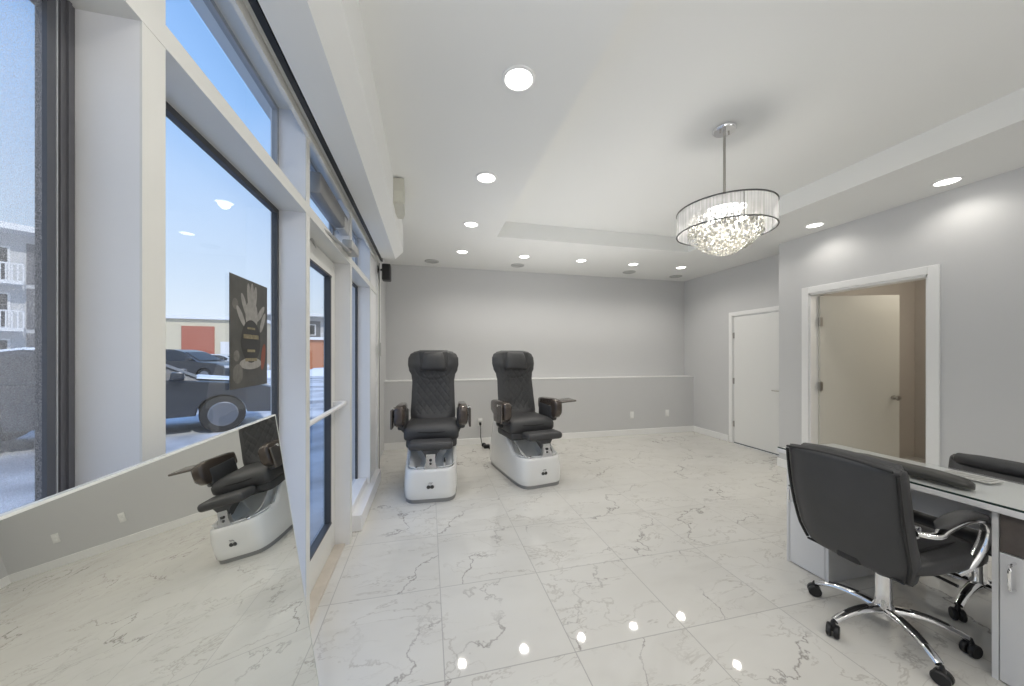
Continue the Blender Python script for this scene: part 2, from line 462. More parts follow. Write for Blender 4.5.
window(5, .90, 1.783, ZT1, ZH, .018, DOORGLASS, LGREY)
window(6, 1.834, 2.72, ZT1, ZH, .018, DOORGLASS, LGREY)
window(7, 2.775, 3.60, ZT1, ZH, .018, DOORGLASS, LGREY)

# glass entrance door
d1 = sempty('door_1')
dx0, dx1, dy0, dy1, dzt = -.70, -.652, 1.838, 2.716, 2.03
b = MB()
b.box(dx0, dx1, dy0, dy0 + .11, .014, dzt, .003).box(dx0, dx1, dy1 - .10, dy1, .014, dzt, .003)
b.box(dx0, dx1, dy0 + .11, dy1 - .10, dzt - .11, dzt, .003).box(dx0, dx1, dy0 + .11, dy1 - .10, .014, .21, .003)
b.build('door_frame', ALUW, d1)
gy0, gy1, gz0, gz1 = dy0 + .11, dy1 - .10, .21, dzt - .11
b = MB()
b.box(dx0 + .01, dx1 + .004, gy0, gy0 + .012, gz0, gz1).box(dx0 + .01, dx1 + .001, gy1 - .018, gy1, gz0, gz1)
b.box(dx0 + .01, dx1 + .004, gy0, gy1, gz1 - .012, gz1).box(dx0 + .01, dx1 + .004, gy0, gy1, gz0, gz0 + .012)
b.build('door_gasket', GASK, d1)
MB().quad((-.675, gy0, gz0), (-.675, gy1, gz0), (-.675, gy1, gz1), (-.675, gy0, gz1)).build('door_glass', DOORGLASS, d1)
b = MB().tube([(-.58, 1.88, 1.03), (-.58, 2.68, 1.03)], .014, 10, 1.)
b.box(-.655, -.57, 1.875, 1.895, 1.015, 1.045).box(-.655, -.57, 2.655, 2.69, 1.012, 1.048, .004)
b.build('push_bar', ALU, d1, True)
# door closer (thing on the bar above the door)
dc = thing('door_closer', 'grey metal door closer with folding arm above glass entrance door', 'door closer', (-.545, 2.48, 2.09))
MB().box(-.004, .06, -.02, .20, -.015, .045, .008).build('closer_body', GREYM, dc, True)
b = MB().tube([(.03, .02, -.02), (.0, -.30, -.028), (-.02, -.46, -.03)], [.008, .008, .007], 8, 1.6)
b.tube([(-.02, -.46, -.035), (-.10, -.30, -.05), (-.115, -.20, -.075)], .007, 8, 1.6)
b.build('closer_arm', GREYM, dc, True)
MB().lathe([(.016, -.03), (.016, -.012), (.0, -.012)], 12, (.03, .02, 0)).build('closer_pivot', SATIN, dc, True)
# operator housing across the pane above the door
HOUS = mat('dull_grey_housing', (.27, .27, .27), .4, .3)
oh = thing('door_operator_housing', 'long grey metal housing fixed across upper pane above glass door', 'housing', (-.60, 2.395, 2.285))
MB().box(-.028, .035, -.33, .33, -.035, .085, .012).build('housing_body', HOUS, oh, True)
MB().box(-.02, .042, .20, .345, -.045, .055, .01).build('housing_end_cap', mat('light_grey_cap', (.5, .5, .5), .35), oh, True)
MB().box(-.05, -.026, -.30, .30, -.02, .02).build('housing_bracket', SATIN, oh)

# poster in the second window
ps = thing('window_poster', 'dark nail salon poster with pale hand and round badge taped inside window', 'poster', (GX + .006, 1.530, 1.457))
pw, ph = .142, .203
MB().box(-.001, .001, -pw, pw, -ph, ph).build('poster_sheet', mat('dark_olive_print', (.066, .064, .056), .5, noise=.35, nscale=25), ps)
PALE = mat('pale_print', (.28, .27, .25), .6, noise=.4, nscale=40)
def ell(b, cy, cz, ry, rz, rot=0, x=.0015, n=20):
    c, s = math.cos(rot), math.sin(rot)
    b.bm.faces.new([b.bm.verts.new((x, cy + ry * math.cos(q) * c - rz * math.sin(q) * s, cz + ry * math.cos(q) * s + rz * math.sin(q) * c)) for q in [2 * PI * k / n for k in range(n)]])
b = MB()
ell(b, .01, .070, .048, .062)
for cy, cz, rot in ((-.045, .105, .5), (-.012, .145, .12), (.012, .150, -.02), (.036, .142, -.15), (.082, .085, -.8), (-.07, .06, .7), (.10, .05, -.5)):
    ell(b, cy, cz, .014, .046, rot, .0016)
b.build('printed_hand', PALE, ps)
b = MB(); ell(b, .005, -.115, .085, .022, 0, .0014); b.build('printed_bowl', PALE, ps)
b = MB(); ell(b, .005, -.03, .075, .082, 0, .0018, 28); b.build('printed_badge', mat('badge_print', (.030, .029, .025), .5), ps)
b = MB()
for i, (zz, w, hh) in enumerate(((-.012, .058, .008), (-.066, .03, .005), (-.10, .045, .006), (.02, .03, .004))):
    b.quad((.0022, -w + .005, zz - hh), (.0022, w + .005, zz - hh), (.0022, w + .005, zz + hh), (.0022, -w + .005, zz + hh))
b.build('printed_lettering', mat('faded_gold_print', (.20, .17, .10), .6, noise=.5, nscale=90), ps)
GPR = mat('grey_print', (.14, .135, .12), .6, noise=.5, nscale=50)
for cy, cz, rr_ in ((-.09, -.15, .035), (-.10, -.085, .02), (-.108, .1, .02)):
    b = MB(); ell(b, cy, cz, rr_, rr_, 0); b.build('printed_flower', GPR, ps)
b = MB(); ell(b, .105, -.09, .018, .055, -.2); b.build('printed_bottle', mat('red_print', (.22, .07, .04), .6), ps)

# ------------------------------------------------------------------ ceiling fittings
def downlight(x, y, label, group):
    t = thing('downlight', label, 'ceiling light', (x, y, H), 0, group)
    MB().lathe([(.083, 0), (.081, -.006), (.070, -.009), (.068, -.004)], 28).build('trim_ring', WHITE, t, True)
    MB().lathe([(.068, -.003), (.062, -.007), (.0, -.008)], 28).build('lens', LAMP, t)
    return t
row = ['first', 'second', 'third', 'fourth']
p0 = None
spots = []
LEFTL = ['biggest round recessed light, on white ceiling strip nearest the camera', 'second round recessed light along white strip beside the windows',
         'third round recessed light along white strip beside the windows', 'recessed light where window-side row meets the back row, left corner']
for i, yv in enumerate((1.664, 2.65, 3.63, 4.62)):
    spots.append((.437, yv, LEFTL[i], 'round recessed lights in the left row'))
BACKL = ['back row recessed light second from left, above right pedicure chair', 'back row recessed light in the middle, third from left', 'back row recessed light second from right corner', 'back row recessed light nearest the right corner']
for i, xv in enumerate((1.30, 2.16, 3.01, 3.85)):
    spots.append((xv, 4.65, BACKL[i], 'round recessed lights in the back row'))
spots.append((3.965, 2.80, 'recessed light over right wall just right of the chandelier', 'round recessed lights in the right row'))
spots.append((3.985, 1.85, 'recessed light over right wall, farthest right in the photo', 'round recessed lights in the right row'))
for i, s in enumerate(spots):
    if p0 is None: p0 = downlight(*s)
    else:
        c = dup(p0); c.location = (s[0], s[1], H); c['label'] = s[2]; c['group'] = s[3]
VG = mat('grey_vent', (.46, .46, .45), .5)
v0 = None
for x, y, lb in ((.05, 5.2, 'round grey ceiling vent at left end of the back wall'), (1.33, 5.13, 'round grey ceiling vent behind the back row, above right pedicure chair'), (3.23, 5.11, 'round grey ceiling vent behind the back row, right half'), (4.2, 5.2, 'round grey ceiling vent in the right back corner')):
    if v0 is None:
        v0 = thing('ceiling_vent', lb, 'vent', (x, y, H), 0, 'round ceiling vents')
        MB().lathe([(.105, 0), (.100, -.010), (.078, -.012), (.076, -.004)], 26).build('vent_ring', mat('vent_ring_grey', (.45, .45, .44), .5), v0, True)
        MB().lathe([(.076, -.003), (.05, -.006), (.048, -.003), (.025, -.006), (.0, -.006)], 26).build('vent_disc', VG, v0)
    else:
        c = dup(v0); c.location = (x, y, H); c['label'] = lb
# white box on the bulkhead
eb = thing('wall_box', 'white angular box fixed high on bulkhead above the windows', 'box', (-.262, 2.80, 2.74))
poly = [(0, 0), (.078, 0), (.078, -.195), (0, -.195)]
MB().loft([[(x, 0, z) for x, z in poly], [(x * .93, .22, z) for x, z in poly], [(x * .6, .42, z * .8) for x, z in poly]]).build('box_body', mat('ivory_plastic', (.62, .61, .54), .5), eb)
MB().box(.004, .072, -.006, 0, -.185, -.10, .003).build('box_face', mat('ivory_face', (.66, .65, .57), .45), eb)
# small black speaker
sp = thing('wall_speaker', 'small black speaker mounted high at the far end of windows', 'speaker', (-.45, 4.07, 2.2))
MB().box(-.045, .045, -.06, .06, 0, .18, .012).build('speaker_cabinet', BLACK, sp, True)
MB().box(-.036, .036, -.066, -.06, .012, .168, .002).build('speaker_grille', mat('black_grille', (.02, .02, .02), .8, bump=.3, bscale=400), sp)
MB().tube([(-.09, 0, .12), (-.045, 0, .12)], .012, 8).box(-.097, -.085, -.03, .03, .08, .16).build('speaker_bracket', BLACK, sp)
# blind cord
bc = thing('blind_cord', 'thin white blind cord with grey tensioner hanging at far window edge', 'cord', (-.515, 4.02, 1.36))
MB().tube([(0, 0, .14), (0, 0, .6), (0, 0, 1.04)], .003, 6).tube([(0, .014, .14), (0, .014, .6), (0, .014, 1.04)], .003, 6).build('cord_loop', WHITE, bc)
MB().box(-.012, .012, -.012, .026, 0, .15, .006).build('cord_tensioner', GREYM, bc, True)

# ------------------------------------------------------------------ outlets
def outlet(x, z, label, group):
    t = thing('wall_outlet', label, 'outlet', (x, 5.295, z), 0, group)
    MB().box(-.036, .036, -.007, 0, -.058, .058, .003).build('cover_plate', PLATE, t, True)
    for s in (-1, 1):
        MB().box(-.017, .017, -.010, -.006, s * .024 - .014, s * .024 + .014, .004).build('socket', WHITE, t)
    return t
o0 = outlet(3.40, .345, 'white outlet on half wall, left of the pair', 'white outlets on the half wall')
c = dup(o0); c.location = (4.10, 5.295, .35); c['label'] = 'white outlet on half wall nearest the right corner'
c = dup(o0); c.location = (.774, 5.295, .345); c['label'] = 'white outlet between the two pedicure chairs with black cord plugged in'
pc = thing('power_cord', 'black power cord running from outlet down behind right pedicure chair', 'cord', (.774, 5.28, 0))
MB().box(-.016, .016, -.035, .006, .30, .345, .005).build('plug', BLACK, pc)
b = MB().tube([(0, -.03, .31), (.0, -.06, .26), (-.005, -.09, .14), (.01, -.13, .03), (.05, -.2, .012), (.10, -.30, .012), (.15, -.42, .01), (.12, -.60, .01)], .006, 8)
b.build('cable', BLACK, pc, True)
MB().box(.02, .11, -.25, -.19, 0, .05, .01).sphere((.03, -.17, .035), .035, 2).build('adapter', BLACK, pc, True)

# ------------------------------------------------------------------ leaning mirror
tau = R(8.13); cM = -.290 / math.cos(tau)
# plane: cos(t) x + sin(t) z = -.29  -> foot x = cM at z = 0
Lm = 1.195 / math.cos(tau)
mr = thing('leaning_mirror', 'large frameless wall mirror standing on floor leaning toward windows', 'mirror', (-.293, 0, 0), R(-.943))
Mt = Matrix.Rotation(-tau, 4, 'Y')
o = MB().box(-.012, -.001, -.75, 1.168, .006, Lm - .001).build('mirror_backing', mat('mirror_backing_grey', (.3, .3, .3), .6), mr); o.matrix_local = Mt
o = MB().quad((0, -.75, .006), (0, 1.168, .006), (0, 1.168, Lm), (0, -.75, Lm)).build('mirror_glass', MIRR, mr); o.matrix_local = Mt
b = MB().box(-.011, .0006, -.75, 1.1705, Lm - .001, Lm + .003).box(-.011, .0006, 1.168, 1.1705, .006, Lm + .003)
o = b.build('mirror_edge', mat('bright_glass_edge', (.75, .77, .75), .2), mr); o.matrix_local = Mt

# ------------------------------------------------------------------ pedicure chairs
def outline(t, hw, y0, y1, k=4.5):      # superellipse plan in x,y
    c, s = math.cos(t), math.sin(t)
    a, bb = abs(c) ** (2 / k), abs(s) ** (2 / k)
    return (math.copysign(a, c) * hw, (y0 + y1) / 2 + math.copysign(bb, s) * (y1 - y0) / 2)
def sstep(a, b_, x):
    x = min(1, max(0, (x - a) / (b_ - a))); return x * x * (3 - 2 * x)
def make_pedi(label):
    t = thing('pedicure_chair', label, 'pedicure chair', (0, 0, 0), 0, 'pedicure spa chairs along the back wall')
    N = 72; TH = [2 * PI * i / N for i in range(N)]
    def rimz(y): return .305 + .245 * sstep(.26, .52, y) - .0 * y
    rings = []
    for z, hw, y0, y1 in ((.028, .244, .012, 1.07), (.05, .254, 0., 1.08), (.12, .257, -.002, 1.08), (.2, .255, .004, 1.07)):
        rings.append([(*outline(q, hw * 1.0, y0, y1, 6), z) for q in TH])
    def ring(hw, y0, y1, dz):
        r = []
        for q in TH:
            x, y = outline(q, hw, y0, y1, 5.5)
            taper = 1 - .10 * sstep(.3, 1.0, y)
            r.append((x * taper, y, rimz(y) + dz))
        return r
    rings.append(ring(.251, .012, 1.05, -.03)); rings.append(ring(.247, .02, 1.04, -.006)); rings.append(ring(.240, .028, 1.03, 0))
    inner = []
    for q in TH:
        x, y = outline(q, .219, .05, .50, 4.5); inner.append((x, y, rimz(y) - .002))
    rings.append(inner)
    rings.append([(*outline(q, .19, .065, .49, 4.5), .25) for q in TH])
    rings.append([(*outline(q, .14, .12, .45, 3.5), .16) for q in TH])
    MB().loft(rings).build('spa_base', TUB, t, True, 50)
    MB().loft([[(*outline(q, .243, .010, 1.06, 6), 0) for q in TH], [(*outline(q, .247, .008, 1.068, 6), .034) for q in TH]]).build('base_skirt', SKIRT, t)
    rr = []
    for sc_, zf in ((1.0, .012), (.985, .016), (.95, .0), (.9, None), (.72, None)):
        ring_ = []
        for q in TH:
            x, y = outline(q, .221 * sc_, .275 - .228 * sc_, .275 + .228 * sc_, 4.2)
            z = rimz(y) + zf if zf is not None else (.27 if sc_ > .8 else .17)
            ring_.append((x, y, z))
        rr.append(ring_)
    MB().loft(rr, cap0=False).build('foot_basin', BOWL, t, True, 60)
    # clear side shells of the basin
    for s in (-1, 1):
        pts = []
        b = MB()
        rows = []
        for i in range(9):
            u = i / 8
            y = .07 + .33 * u; rows.append([(s * (.10 + .02 * math.sin(u * PI)), y, .25 + .03 * u), (s * (.150 + .015 * math.sin(u * PI)), y, .30 + .07 * u + .02 * math.sin(u * PI)), (s * .198, y, .335 + .15 * sstep(.1, 1, u))])
        for a_, c_ in zip(rows, rows[1:]):
            for k_ in range(2):
                b.quad(a_[k_], a_[k_ + 1], c_[k_ + 1], c_[k_])
        bmesh.ops.remove_doubles(b.bm, verts=b.bm.verts, dist=.0005)
        b.build('basin_side_shell', BOWL, t, True, 70)
    # foot rest
    fc = MB().box(-.208, .208, .06, .26, .468, .545, .034, 5).build('footrest_cushion', LEATHP, t, True, 60)
    b = MB().loft([[(-.095, .09, .475), (.095, .09, .475), (.095, .23, .475), (-.095, .23, .475)], [(-.06, .08, .435), (.06, .08, .435), (.055, .19, .43), (-.055, .19, .43)], [(-.036, .07, .37), (.036, .07, .37), (.036, .12, .37), (-.036, .12, .37)]])
    b.build('footrest_bracket', mat('charcoal_plastic', (.06, .06, .062), .4), t, True)
    b = MB().loft([[(-.044, .064, .435), (.044, .064, .435), (.044, .10, .435), (-.044, .10, .435)], [(-.042, .050, .37), (.042, .050, .37), (.042, .09, .37), (-.042, .09, .37)], [(-.062, .035, .300), (.062, .035, .300), (.062, .08, .300), (-.062, .08, .300)]])
    post_ = b.build('footrest_post', CHROME, t)
    MB().sphere((0, .043, .385), .014, 2, (1, .5, 1)).sphere((0, .043, .352), .012, 2, (1, .5, 1)).build('post_button', mat('dark_button', (.05, .05, .05), .3), post_, True)
    MB().tube([(.13, .07, .30), (.13, .075, .345), (.13, .11, .37), (.13, .15, .365)], .012, 10).build('basin_tap', CHROME, t, True)
    MB().lathe([(.02, 0), (.018, .02), (.0, .025)], 14, (-.13, .07, .30)).build('control_knob', CHROME, t, True)
    # seat
    rings = []
    for y, z0, z1, hw in ((.245, .575, .61, .235), (.255, .535, .64, .262), (.29, .505, .663, .272), (.38, .505, .675, .274), (.55, .505, .68, .270), (.72, .505, .685, .262), (.76, .53, .675, .25)):
        rg = []
        for q in [2 * PI * i / 40 for i in range(40)]:
            c_, s_ = math.cos(q), math.sin(q); k_ = 5
            rg.append((math.copysign(abs(c_) ** (2 / k_), c_) * hw, y, (z0 + z1) / 2 + math.copysign(abs(s_) ** (2 / k_), s_) * (z1 - z0) / 2))
        rings.append(rg)
    seat = MB().loft(rings).build('seat_cushion', LEATHP, t, True, 70)
    MB().box(-.252, .252, .275, .70, .44, .53, .03, 4).build('seat_apron', LEATHP, t, True, 60)
    MB().tube([(-.255, .262, .610), (0, .238, .603), (.255, .262, .610)], .006, 8).build('seat_piping', PIPE, seat, True)
    # reclined backrest with quilting
    def hw(u):
        pts = [(0, .235), (.1, .245), (.35, .238), (.55, .233), (.64, .243), (.72, .272), (.80, .284), (.88, .282), (.94, .262), (.975, .222), (1.0, .15)]
        for (a_, w0), (b_, w1_) in zip(pts, pts[1:]):
            if u <= b_:
                f = (u - a_) / (b_ - a_); f = f * f * (3 - 2 * f); return w0 + (w1_ - w0) * f
        return .15
    HB = .815; nu, ns = 96, 64; rings = []
    for i in range(nu + 1):
        u = i / nu; w = hw(u)
        edge = min(1, (1 - u) / .04) ** .5 * .9 + .1
        rg = []
        for j in range(ns + 1):
            s = -1 + 2 * j / ns
            x = s * w; z = u * HB
            th = (.050 + .03 * sstep(.66, .8, u) + .02 * sstep(.25, .0, u)) * (1 - abs(s) ** 3.5 * .95) * edge
            hol = -.03 * (1 - s * s) * sstep(.66, .5, u) * sstep(.0, .2, u)
            g = 0
            if .10 < u < .70 and abs(x) < .19:
                A = (x / .038 + z / .050) ; B = (x / .038 - z / .050)
                da = abs((A / 2 + .5) % 1 - .5); db = abs((B / 2 + .5) % 1 - .5)
                dd = min(da, db)
                g = -.010 * math.exp(-(dd / .07) ** 2) * sstep(.19, .17, abs(x))
            # seams round the chest yoke and head wings
            rad = math.hypot(x / .20, (z - .60) / .13)
            if z < .60: g -= .008 * math.exp(-((rad - 1) / .05) ** 2)
            g -= .010 * math.exp(-((abs(x) - (.135 + .10 * (u - .7))) / .008) ** 2) * sstep(.68, .74, u)
            rg.append((x, -(th + hol + g), z))
        for j in range(1, 12):
            s = 1 - 2 * j / 12
            x = s * w
            rg.append((x, .055 * (1 - abs(s) ** 4 * .8) * edge, u * HB))
        rings.append(rg)
    bk = MB().loft(rings).build('backrest', LEATHP, t, True, 75)
    bk.location = (0, .665, .63); bk.rotation_euler = (R(-11), 0, 0)
    rings = []
    for u, w, d in ((0, .125, .004), (.03, .142, .022), (.15, .148, .036), (.6, .128, .042), (.9, .112, .034), (1., .10, .006)):
        z = .565 + u * .21
        rings.append([(w * x_, -.085 - d * y_, z) for x_, y_ in ((-1, -.8), (-.97, .3), (-.8, .85), (-.4, 1), (.4, 1), (.8, .85), (.97, .3), (1, -.8))])
    MB().loft(rings).build('head_pillow', LEATHP, bk, True, 60)
    rg = [(.205 * math.cos(q), -.088 - .0 * q, .60 + .13 * math.sin(q)) for q in [PI + PI * i / 20 for i in range(21)]]
    # arm rests
    for s in (-1, 1):
        cx_ = s * .312
        prof_ = []
        rings = []
        for y, z0, z1, w in ((.215, .74, .81, .030), (.225, .70, .845, .042), (.26, .665, .865, .050), (.34, .64, .875, .052), (.46, .65, .87, .050), (.58, .69, .865, .046), (.66, .72, .85, .036)):
            rg = []
            for q in [2 * PI * i / 28 for i in range(28)]:
                c_, s_ = math.cos(q), math.sin(q); k_ = 4
                rg.append((cx_ + math.copysign(abs(c_) ** (2 / k_), c_) * w, y, (z0 + z1) / 2 + math.copysign(abs(s_) ** (2 / k_), s_) * (z1 - z0) / 2))
            rings.append(rg)
        ar = MB().loft(rings).build('armrest', BRONZE, t, True, 60)
        MB().box(cx_ - .04 - (.016 if s > 0 else -.016), cx_ + .04 - (.016 if s > 0 else -.016), .30, .62, .62, .80, .02, 3).build('armrest_pad', LEATHP, ar, True, 60)
        MB().tube([(s * .27, .5, .56), (s * .31, .5, .60), (cx_, .5, .68)], .025, 10).build('armrest_support', BLACK, ar, True)
        tr = MB().box(-.010, .010, -.10, .12, -.19, .0, .008, 3).build('side_tray', mat('tray_bronze_%d' % s, (.17, .15, .135), .25, .5), ar, True)
        tr.location = (s * .383, .33, .835)
        MB().tube([(-s * .02, 0, -.01), (s * .01, 0, -.005)], .014, 8).build('tray_hinge', CHROME, tr, True)
    # emblem on the front
    em = MB()
    for dx in (-.017, .017):
        em.lathe([(.017, 0), (.015, .004), (.0, .004)], 16, (dx, -.004, .15), Matrix.Rotation(R(90), 4, 'X'))
    em.box(-.03, .03, -.007, -.003, .139, .143)
    em.build('front_emblem', mat('emblem_dark', (.05, .05, .05), .35), t)
    sw = MB().tube([(-.018, -.005, .178), (-.005, -.006, .190), (.014, -.006, .186), (.004, -.006, .180), (.020, -.005, .192)], .0035, 6)
    sw.build('swirl_emblem', mat('emblem_grey', (.35, .35, .35), .4), t)
    return t
c1 = make_pedi('black leather pedicure chair with white tub, left one beside the windows')
c1.location = (.018, 3.30, 0); c1.rotation_euler = (0, 0, R(-3))
c2 = dup(c1)
c2.location = (1.168, 3.405, 0); c2.rotation_euler = (0, 0, R(10))
c2['label'] = 'pedicure chair with one side tray swung out flat, right of the pair'
for ch in c2.children:
    if ch.name.startswith('footrest'): ch.location.x += .06
    if ch.name.startswith('armrest'):
        for g in ch.children:
            if g.name.startswith('side_tray') and g.location.x > 0:
                g.rotation_euler = (R(0), R(-94), R(-8)); g.location = (.365, .33, .835)

# ------------------------------------------------------------------ manicure desk
DX0, DX1 = 2.34, 2.79
dk = thing('manicure_desk', 'white manicure desk with glass top along the right wall', 'desk', ((DX0 + DX1) / 2, 1.21, 0))
def dpart(b, name, m, parent=dk, smooth=False):
    o = b.build(name, m, None, smooth); o.parent = parent
    o.location = -Vector(dk.location); return o
dpart(MB().box(DX0 - .03, DX1 + .03, .50, 1.87, .715, .742, .003), 'desktop', DESKW)
g_ = dpart(MB().quad((DX0 - .025, .505, .750), (DX1 + .025, .505, .750), (DX1 + .025, 1.865, .750), (DX0 - .025, 1.865, .750)), 'glass_top', GTOP)
o = MB().box(DX0 - .028, DX0 - .0245, .505, 1.865, .7425, .7515).build('glass_edge', GEDGE, g_)
dpart(MB().box(DX0 + .10, DX0 + .118, .955, 1.575, .575, .715), 'apron', DESKG)
def pedestal(y0, y1):
    pe = dpart(MB().box(DX0 + .02, DX1, y0 + .018, y1 - .018, 0, .69).box(DX0, DX1, y0, y0 + .018, 0, .715).box(DX0, DX1, y1 - .018, y1, 0, .715).box(DX1 - .018, DX1, y0, y1, 0, .715), 'pedestal', DESKW)
    a, b_ = y0 + .021, y1 - .021
    MB().box(DX0, DX0 + .02, a, b_, .55, .708, .002).build('drawer', DWOOD, pe)
    dr = MB().box(DX0, DX0 + .02, a, b_, .006, .545, .002).build('cabinet_door', DESKW, pe)
    return pe, a, b_
pe, a_, b_ = pedestal(.56, .955)
hy = .895
def handle(pe, hy):
    MB().tube([(DX0 + .002, hy, .41), (DX0 - .03, hy, .415), (DX0 - .034, hy, .435), (DX0 - .034, hy, .495), (DX0 - .03, hy, .515), (DX0 + .002, hy, .52)], .006, 8).build('door_handle', CHROME, pe, True)
handle(pe, hy)
pe, a_, b_ = pedestal(1.575, 1.825)
handle(pe, 1.785)
# desktop things
ac = thing('arm_cushion', 'long dark padded arm cushion lying on the desk glass', 'cushion', (2.445, 1.32, .751))
rings = []
for y, w, h in ((-.27, .012, .012), (-.262, .032, .030), (-.235, .046, .045), (-.15, .052, .054), (.15, .052, .054), (.235, .046, .045), (.262, .032, .030), (.27, .012, .012)):
    rings.append([(w * math.cos(q), y, h / 2 + (h / 2) * math.copysign(abs(math.sin(q)) ** .7, math.sin(q))) for q in [2 * PI * i / 24 for i in range(24)]])
MB().loft(rings).build('cushion_body', ARMC, ac, True, 70)
dv = thing('dust_vent', 'flat grey grille of dust vent set in desk top', 'vent', (2.69, 1.17, .751))
MB().box(-.055, .055, -.09, .09, 0, .004, .001).build('vent_plate', mat('vent_plate_grey', (.50, .50, .48), .5), dv)
b = MB()
for i in range(9):
    b.box(-.043, .043, -.072 + i * .018 - .004, -.072 + i * .018 + .004, .004, .006)
b.build('vent_slats', mat('vent_slat_grey', (.36, .36, .34), .5), dv)

# ------------------------------------------------------------------ office chairs
def arc(p0, p1, p2, n=8):
    p0, p1, p2 = map(Vector, (p0, p1, p2))
    return [p0 * (1 - t) ** 2 + p1 * 2 * t * (1 - t) + p2 * t * t for t in [i / n for i in range(n + 1)]]
def make_office(label, drop=0., a0=105, zb=.378, bh=.53):
    t = thing('office_chair', label, 'office chair', (0, 0, 0), 0, 'black rolling office chairs')
    MB().lathe([(.034, .075), (.040, .10), (.040, .13), (.031, .15), (.031, .285 - drop), (.026, .290 - drop)], 24).build('hub', CHROME, t, True)
    MB().lathe([(.024, .285 - drop), (.024, .39 - drop)], 20).build('gas_lift', BLACK, t, True)
    MB().box(-.10, .12, -.07, .07, .375 - drop, .415 - drop, .01).tube([(.02, -.05, .385 - drop), (.02, -.18, .38 - drop), (.02, -.24, .375 - drop)], .007, 8).build('tilt_mechanism', BLACK, t, True)
    for k in range(5):
        q = R(a0 + 72 * k); c_, s_ = math.cos(q), math.sin(q)
        P = lambda r, z: (r * c_, r * s_, z)
        pts = arc(P(.03, .115), P(.16, .135), P(.275, .075))
        lg = MB().tube(pts, [.021 - .008 * i / 8 for i in range(9)], 10, 1.25).build('leg', CHROME, t, True)
        MB().tube([Vector(p) + Vector((0, 0, .0155 - .0055 * i / 8)) for i, p in enumerate(pts[2:7])], [.006] * 5, 8, 1.8).build('leg_pad', BLACK, lg, True)
        w = MB()
        cx_, cy_ = .285 * c_, .285 * s_
        ax = Vector((-math.sin(q + .6), math.cos(q + .6), 0))
        Mr = Vector((0, 0, 1)).rotation_difference(ax).to_matrix().to_4x4()
        for sgn in (-1, 1):
            w.lathe([(.0, -.010), (.026, -.010), (.030, -.006), (.030, .006), (.026, .010), (.0, .010)], 20, Vector((cx_, cy_, .030)) + ax * (.014 * sgn), Mr)
        w.lathe([(.012, .03), (.012, .062), (.006, .08)], 10, (cx_, cy_, 0))
        w.build('caster', BLACK, lg, True)
    # seat
    rings = []
    for x, z0, z1, hw_ in ((-.21, .44, .475, .20), (-.19, .42, .495, .225), (-.10, .415, .505, .24), (.05, .415, .515, .248), (.17, .415, .52, .248), (.225, .425, .515, .24), (.25, .455, .49, .22)):
        rg = []
        for q in [2 * PI * i / 36 for i in range(36)]:
            c_, s_ = math.cos(q), math.sin(q); k_ = 4
            rg.append((x, math.copysign(abs(c_) ** (2 / k_), c_) * hw_, (z0 + z1) / 2 - drop + math.copysign(abs(s_) ** (2 / k_), s_) * (z1 - z0) / 2))
        rings.append(rg)
    seat = MB().loft(rings).build('seat', LEATH, t, True, 70)
    MB().box(-.16, .2, -.18, .18, .405 - drop, .425 - drop, .008).build('seat_pan', BLACK, seat)
    for s in (-1, 1):
        MB().tube(arc((-.18, s * .17, .50 - drop), (.02, s * .19, .525 - drop), (.24, s * .16, .505 - drop)), .006, 6).build('seat_seam', PIPE, seat, True)
    # back rest : local z up from .40, rear surface leans from x=-.23 to x=-.33
    def rear(u): return -.222 - .118 * u - .02 * math.sin(u * PI)
    def halfw(u): return .200 + .022 * sstep(0, .2, u) + .004 * math.sin(u * PI) + .006 * u
    nu = 40; ny = 30; rings = []
    zt = lambda u, s: zb - drop + bh * u - .012 * (s * s) * (1 if u > .9 else 0)
    for i in range(nu + 1):
        u = i / nu; w = halfw(u)
        e = min(1, min(u / .05, (1 - u) / .05)); e = math.sqrt(max(0, 1 - (1 - e) ** 2))
        rg = []
        for j in range(ny + 1):                                     # rear panel
            s = -1 + 2 * j / ny
            rg.append((rear(u) + .030 * abs(s) ** 6 + .012 * (1 - e) - .010 * (1 - s * s) * e, s * w, zt(u, s)))
        for j in range(ny + 1):                                     # padded front
            s = 1 - 2 * j / ny
            th = (.060 + .045 * abs(math.sin(u * PI * 2.0 + .4)) * (1 - abs(s) ** 4) + .02 * (1 if abs(s) > .75 else 0)) * (.35 + .65 * e)
            if abs(s) > .985: th *= .75
            rg.append((rear(u) + .018 + th, s * w, zt(u, s)))
        rings.append(rg)
    bk = MB().loft(rings).build('backrest', LEATH, t, True, 60)
    b = MB()
    for s in (-1, 1):
        pts = [(rear(u) + .016, s * (halfw(u) - .002), zt(u, s)) for u in [.04 + .92 * i / 14 for i in range(15)]]
        b.tube(pts, .007, 8)
    b.tube([(rear(.985) + .004, s * halfw(.98) * .95, zt(.985, s)) for s in [-1 + 2 * i / 10 for i in range(11)]], .006, 8)
    b.tube([(rear(.03) + .006, s * halfw(.03) * .96, zt(.03, s)) for s in [-1 + 2 * i / 10 for i in range(11)]], .006, 8)
    b.build('back_piping', PIPE, bk, True)
    # soft roll along the top front
    MB().tube([(rear(.93) + .085, y, zb - drop + bh * .935) for y in (-.205, -.19, -.10, 0, .10, .19, .205)], [.012, .034, .042, .044, .042, .034, .012], 14).build('head_roll', LEATH, bk, True, 80)
    MB().box(-.245, -.12, -.05, .05, .385 - drop, .43 - drop, .012).build('back_bracket', BLACK, bk, True)
